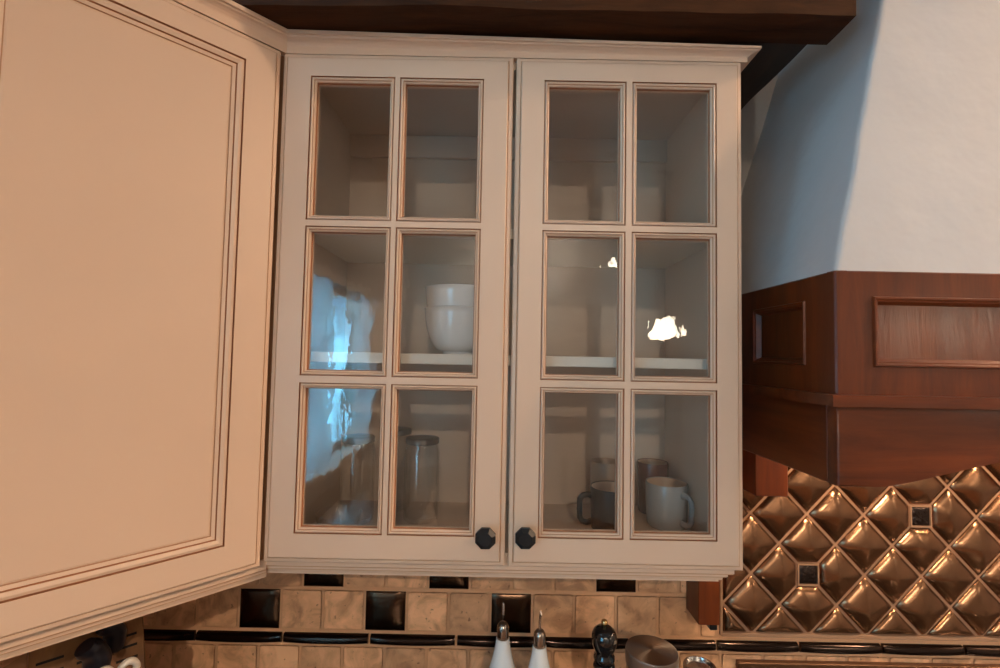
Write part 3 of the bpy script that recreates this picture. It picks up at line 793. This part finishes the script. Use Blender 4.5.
def mug(loc, r, h, mb, mi, rot, hr, label, taper=.92):
    t = thing('coffee_mug', loc, label, 'mug', 'mugs on the cabinet floor')
    b = nb(); lathe(b, [(r * taper * .9, 0), (r * taper, .004), (r * (taper + .03), h * .3), (r, h - .004), (r - .0012, h), (r - .0035, h - .001), (r - .005, h - .006), (r * taper - .005, .012), (.002, .009)],
          loc, 40, mats=[0, 0, 0, 0, 0, 1, 1, 1, 1]); obj('mug_body', b, [mb, mi], t, smooth=True, angle=60)
    if hr:
        b = nb(); d = Vector((math.cos(rot), math.sin(rot), 0)); o = Vector(loc)
        pr = [(r * .97, .80), (r + .006, .82), (r + .017, .80), (r + .0235, .72), (r + .0245, .50), (r + .0235, .30), (r + .018, .21), (r + .008, .18), (r * .93, .20)]
        tube(b, [o + d * x + Vector((0, 0, h * z)) for x, z in pr], [.0050, .0044, .0042, .0042, .0042, .0042, .0042, .0044, .0050], 10, flat=1.5, up=d.cross(Vector((0, 0, 1))))
        obj('handle', b, mb, t, smooth=True)
    return t
mug((.2480, -.175, FL_), .0465, .092, M['mugblack'], M['muginside'], PI * 1.03, 1, 'black mug with tan inside, handle to the left')
mug((.3770, -.145, FL_), .0455, .096, M['mugwhite'], M['muginside'], -1.12, 1, 'pale grey mug with tan inside, handle to the right')
mug((.2620, -.056, FL_), .0370, .120, M['mugtan'], M['mugtan'], 2.6, 0, 'tall tan mug standing behind the black mug')
mug((.3760, -.052, FL_), .0370, .120, M['mugred'], M['mugtan'], 1.2, 0, 'dark red-brown mug standing behind the pale grey mug')

def jar(loc, r, h, label):
    t = thing('glass_jar', loc, label, 'jar', 'lidded glass jars in the cabinet')
    b = nb(); lathe(b, [(r * .86, 0), (r * .97, .004), (r, .012), (r, h * .82), (r * .9, h * .92), (r * .9, h - .012), (r * .9 - .003, h - .012), (r - .003, h * .82), (r - .003, .010), (.002, .007)], loc, 36)
    obj('jar_body', b, M['clear'], t, smooth=True, angle=60)
    b = nb(); lathe(b, [(r * .93, h - .013), (r * .97, h - .012), (r * .97, h - .002), (r * .92, h), (r * .4, h), (r * .1, h)], loc, 36); obj('lid', b, M['lid'], t, smooth=True, angle=50)
jar((-.170, -.135, FL_), .0385, .182, 'clear glass jar with grey lid, nearest the middle of the left glass door')
jar((-.246, -.056, FL_), .0370, .188, 'clear glass jar with grey lid at the back, between two others')
jar((-.310, -.150, FL_), .0370, .185, 'clear glass jar with grey lid, nearest the left side of the cabinet')
gd = thing('glass_dish', (-.318, -.243, FL_), 'low clear glass dish at the front of the cabinet floor', 'dish')
b = nb(); lathe(b, [(.025, 0), (.030, .003), (.040, .020), (.045, .048), (.0435, .049), (.038, .022), (.028, .007), (.002, .006)], (-.318, -.243, FL_), 36); obj('dish_body', b, M['clear'], gd, smooth=True, angle=60)

# ------------------------------------------------------------------ lamps of the room
def pendant(loc, label, k=1.0):
    x, y, z = loc
    t = thing('pendant_lamp', loc, label, 'lamp', 'pendant lamps over the room')
    sc = lambda pr: [(r * k, h * k) for r, h in pr]
    b = nb(); lathe(b, sc([(.128, -.085), (.120, -.060), (.098, -.015), (.070, .03), (.045, .06), (.035, .07), (.033, .07), (.068, .028), (.095, -.016), (.117, -.061), (.125, -.085)]), loc, 32, capb=False, capt=False)
    obj('lamp_shade', b, M['shade'], t, smooth=True)
    H = ZC - z
    b = nb(); lathe(b, [(.036 * k, .07 * k), (.038 * k, .085 * k), (.012 * k, .10 * k), (.006, .11 * k), (.006, H - .02), (.05, H - .012), (.05, H)], loc, 20); obj('stem', b, M['black'], t, smooth=True, angle=40)
    b = nb(); lathe(b, sc([(.004, -.115), (.011, -.108), (.013, -.098), (.006, -.09), (.012, -.075), (.007, -.055), (.007, -.03), (.006, -.01), (.008, .07)]), loc, 16); obj('bulb', b, M['bulb'], t, smooth=True)
    return t
pendant((1.312, -3.20, 2.030), 'glowing white pendant lamp at the back of the room')
pendant((2.20, -2.10, 2.00), 'glowing white pendant lamp at the right of the room')
pendant((.84, -2.93, 2.49), 'small high pendant lamp in the middle of the room', .45)

def downlight(x, y, label, power, size=.12):
    tint = WARM if x < 1 else (1.0, .66, .42)
    t = thing('ceiling_light', (x, y, ZC - .012), label, 'ceiling light', 'recessed lights in the ceiling')
    b = nb(); lathe(b, [(.075, .012), (.075, .004), (.068, 0), (.058, .002), (.058, .010)], (x, y, ZC - .012), 28, capb=False, capt=False); obj('trim_ring', b, M['winpaint'], t, smooth=True, angle=40)
    b = nb(); lathe(b, [(.057, .004), (.057, .009)], (x, y, ZC - .012), 28); obj('diffuser', b, M['can'], t)
    l = bpy.data.lights.new('ceiling_light_source', 'AREA'); l.shape = 'DISK'; l.size = size; l.energy = power; l.color = tint
    lo = bpy.data.objects.new('ceiling_light_source', l); COL.objects.link(lo); lo.parent = t; lo.location = (0, 0, -.012)
WARM = (1.0, .84, .66)
DL_ = [(.25, -4.2, 'recessed ceiling light straight in front of the glass cabinet', 95), (1.9, -1.5, 'recessed ceiling light in front of the range hood', 8), (2.75, -.95, 'added recessed light in the right corner, warming the angled door', 115)]  # right corner light is added to throw warm light on the angled door
for d_ in DL_: downlight(*d_)
for (lx, ly, lz) in ((1.312, -3.2, 2.03), (2.2, -2.1, 2.0)):
    l = bpy.data.lights.new('pendant_source', 'POINT'); l.energy = 14; l.color = WARM; l.shadow_soft_size = .02
    lo = bpy.data.objects.new('pendant_source', l); COL.objects.link(lo); lo.location = (lx, ly, lz - .058)
for lx in (.84, 1.30):
    l = bpy.data.lights.new('hood_source', 'AREA'); l.shape = 'DISK'; l.size = .06; l.energy = 2.4; l.color = (1, .70, .44)
    lo = bpy.data.objects.new('hood_source', l); COL.objects.link(lo); lo.location = (lx, -.25, 1.664)

# daylight
W = bpy.data.worlds.new('World'); S.world = W; W.use_nodes = True
nt = W.node_tree; nt.nodes.clear()
bg = nt.nodes.new('ShaderNodeBackground'); ow = nt.nodes.new('ShaderNodeOutputWorld'); nt.links.new(bg.outputs[0], ow.inputs[0])
tc = nt.nodes.new('ShaderNodeTexCoord'); nz = nt.nodes.new('ShaderNodeTexNoise'); nz.inputs['Scale'].default_value = 13; nz.inputs['Detail'].default_value = 8
mp = nt.nodes.new('ShaderNodeMapping'); mp.inputs['Scale'].default_value = (1, 1, .35)
nt.links.new(tc.outputs['Generated'], mp.inputs[0]); nt.links.new(mp.outputs[0], nz.inputs['Vector'])
rp = nt.nodes.new('ShaderNodeValToRGB'); rp.color_ramp.elements[0].position = .38; rp.color_ramp.elements[0].color = (.05, .10, .17, 1)
rp.color_ramp.elements[1].position = .58; rp.color_ramp.elements[1].color = (.22, .70, 1.0, 1)
nt.links.new(nz.outputs['Fac'], rp.inputs[0]); nt.links.new(rp.outputs[0], bg.inputs[0]); bg.inputs[1].default_value = 18.0
for (WY0, WY1, WZ0, WZ1) in WINS:
    l = bpy.data.lights.new('window_portal', 'AREA'); l.shape = 'RECTANGLE'; l.size = WY1 - WY0; l.size_y = WZ1 - WZ0; l.cycles.is_portal = True
    lo = bpy.data.objects.new('window_portal', l); COL.objects.link(lo); lo.location = (XL - .10, (WY0 + WY1) / 2, (WZ0 + WZ1) / 2)
    lo.rotation_euler = Matrix(((0, 0, -1), (1, 0, 0), (0, -1, 0))).to_euler()   # -Z of the light looks along +X

S.cycles.transparent_max_bounces = 40
# ------------------------------------------------------------------ camera
cam = bpy.data.cameras.new('Camera'); co = bpy.data.objects.new('Camera', cam); COL.objects.link(co); S.camera = co
cam.sensor_fit = 'HORIZONTAL'; cam.sensor_width = 36; cam.lens = 470 * 36 / 1000; cam.clip_start = .01
p_, r_ = math.radians(2.6), math.radians(1.1)
F = Vector((0, math.cos(p_), math.sin(p_))); R0 = Vector((1, 0, 0)); U0 = R0.cross(F)
Rv = R0 * math.cos(r_) + U0 * math.sin(r_); Uv = U0 * math.cos(r_) - R0 * math.sin(r_)
mw = Matrix.Identity(4)
for i in range(3): mw[i][0], mw[i][1], mw[i][2] = Rv[i], Uv[i], -F[i]
mw[0][3], mw[1][3], mw[2][3] = 0, -1.205, 1.77
co.matrix_world = mw
vs = S.view_settings; vs.view_transform = 'Standard'; vs.look = 'None'; vs.gamma = 1; vs.use_curve_mapping = False; vs.exposure = -0.07
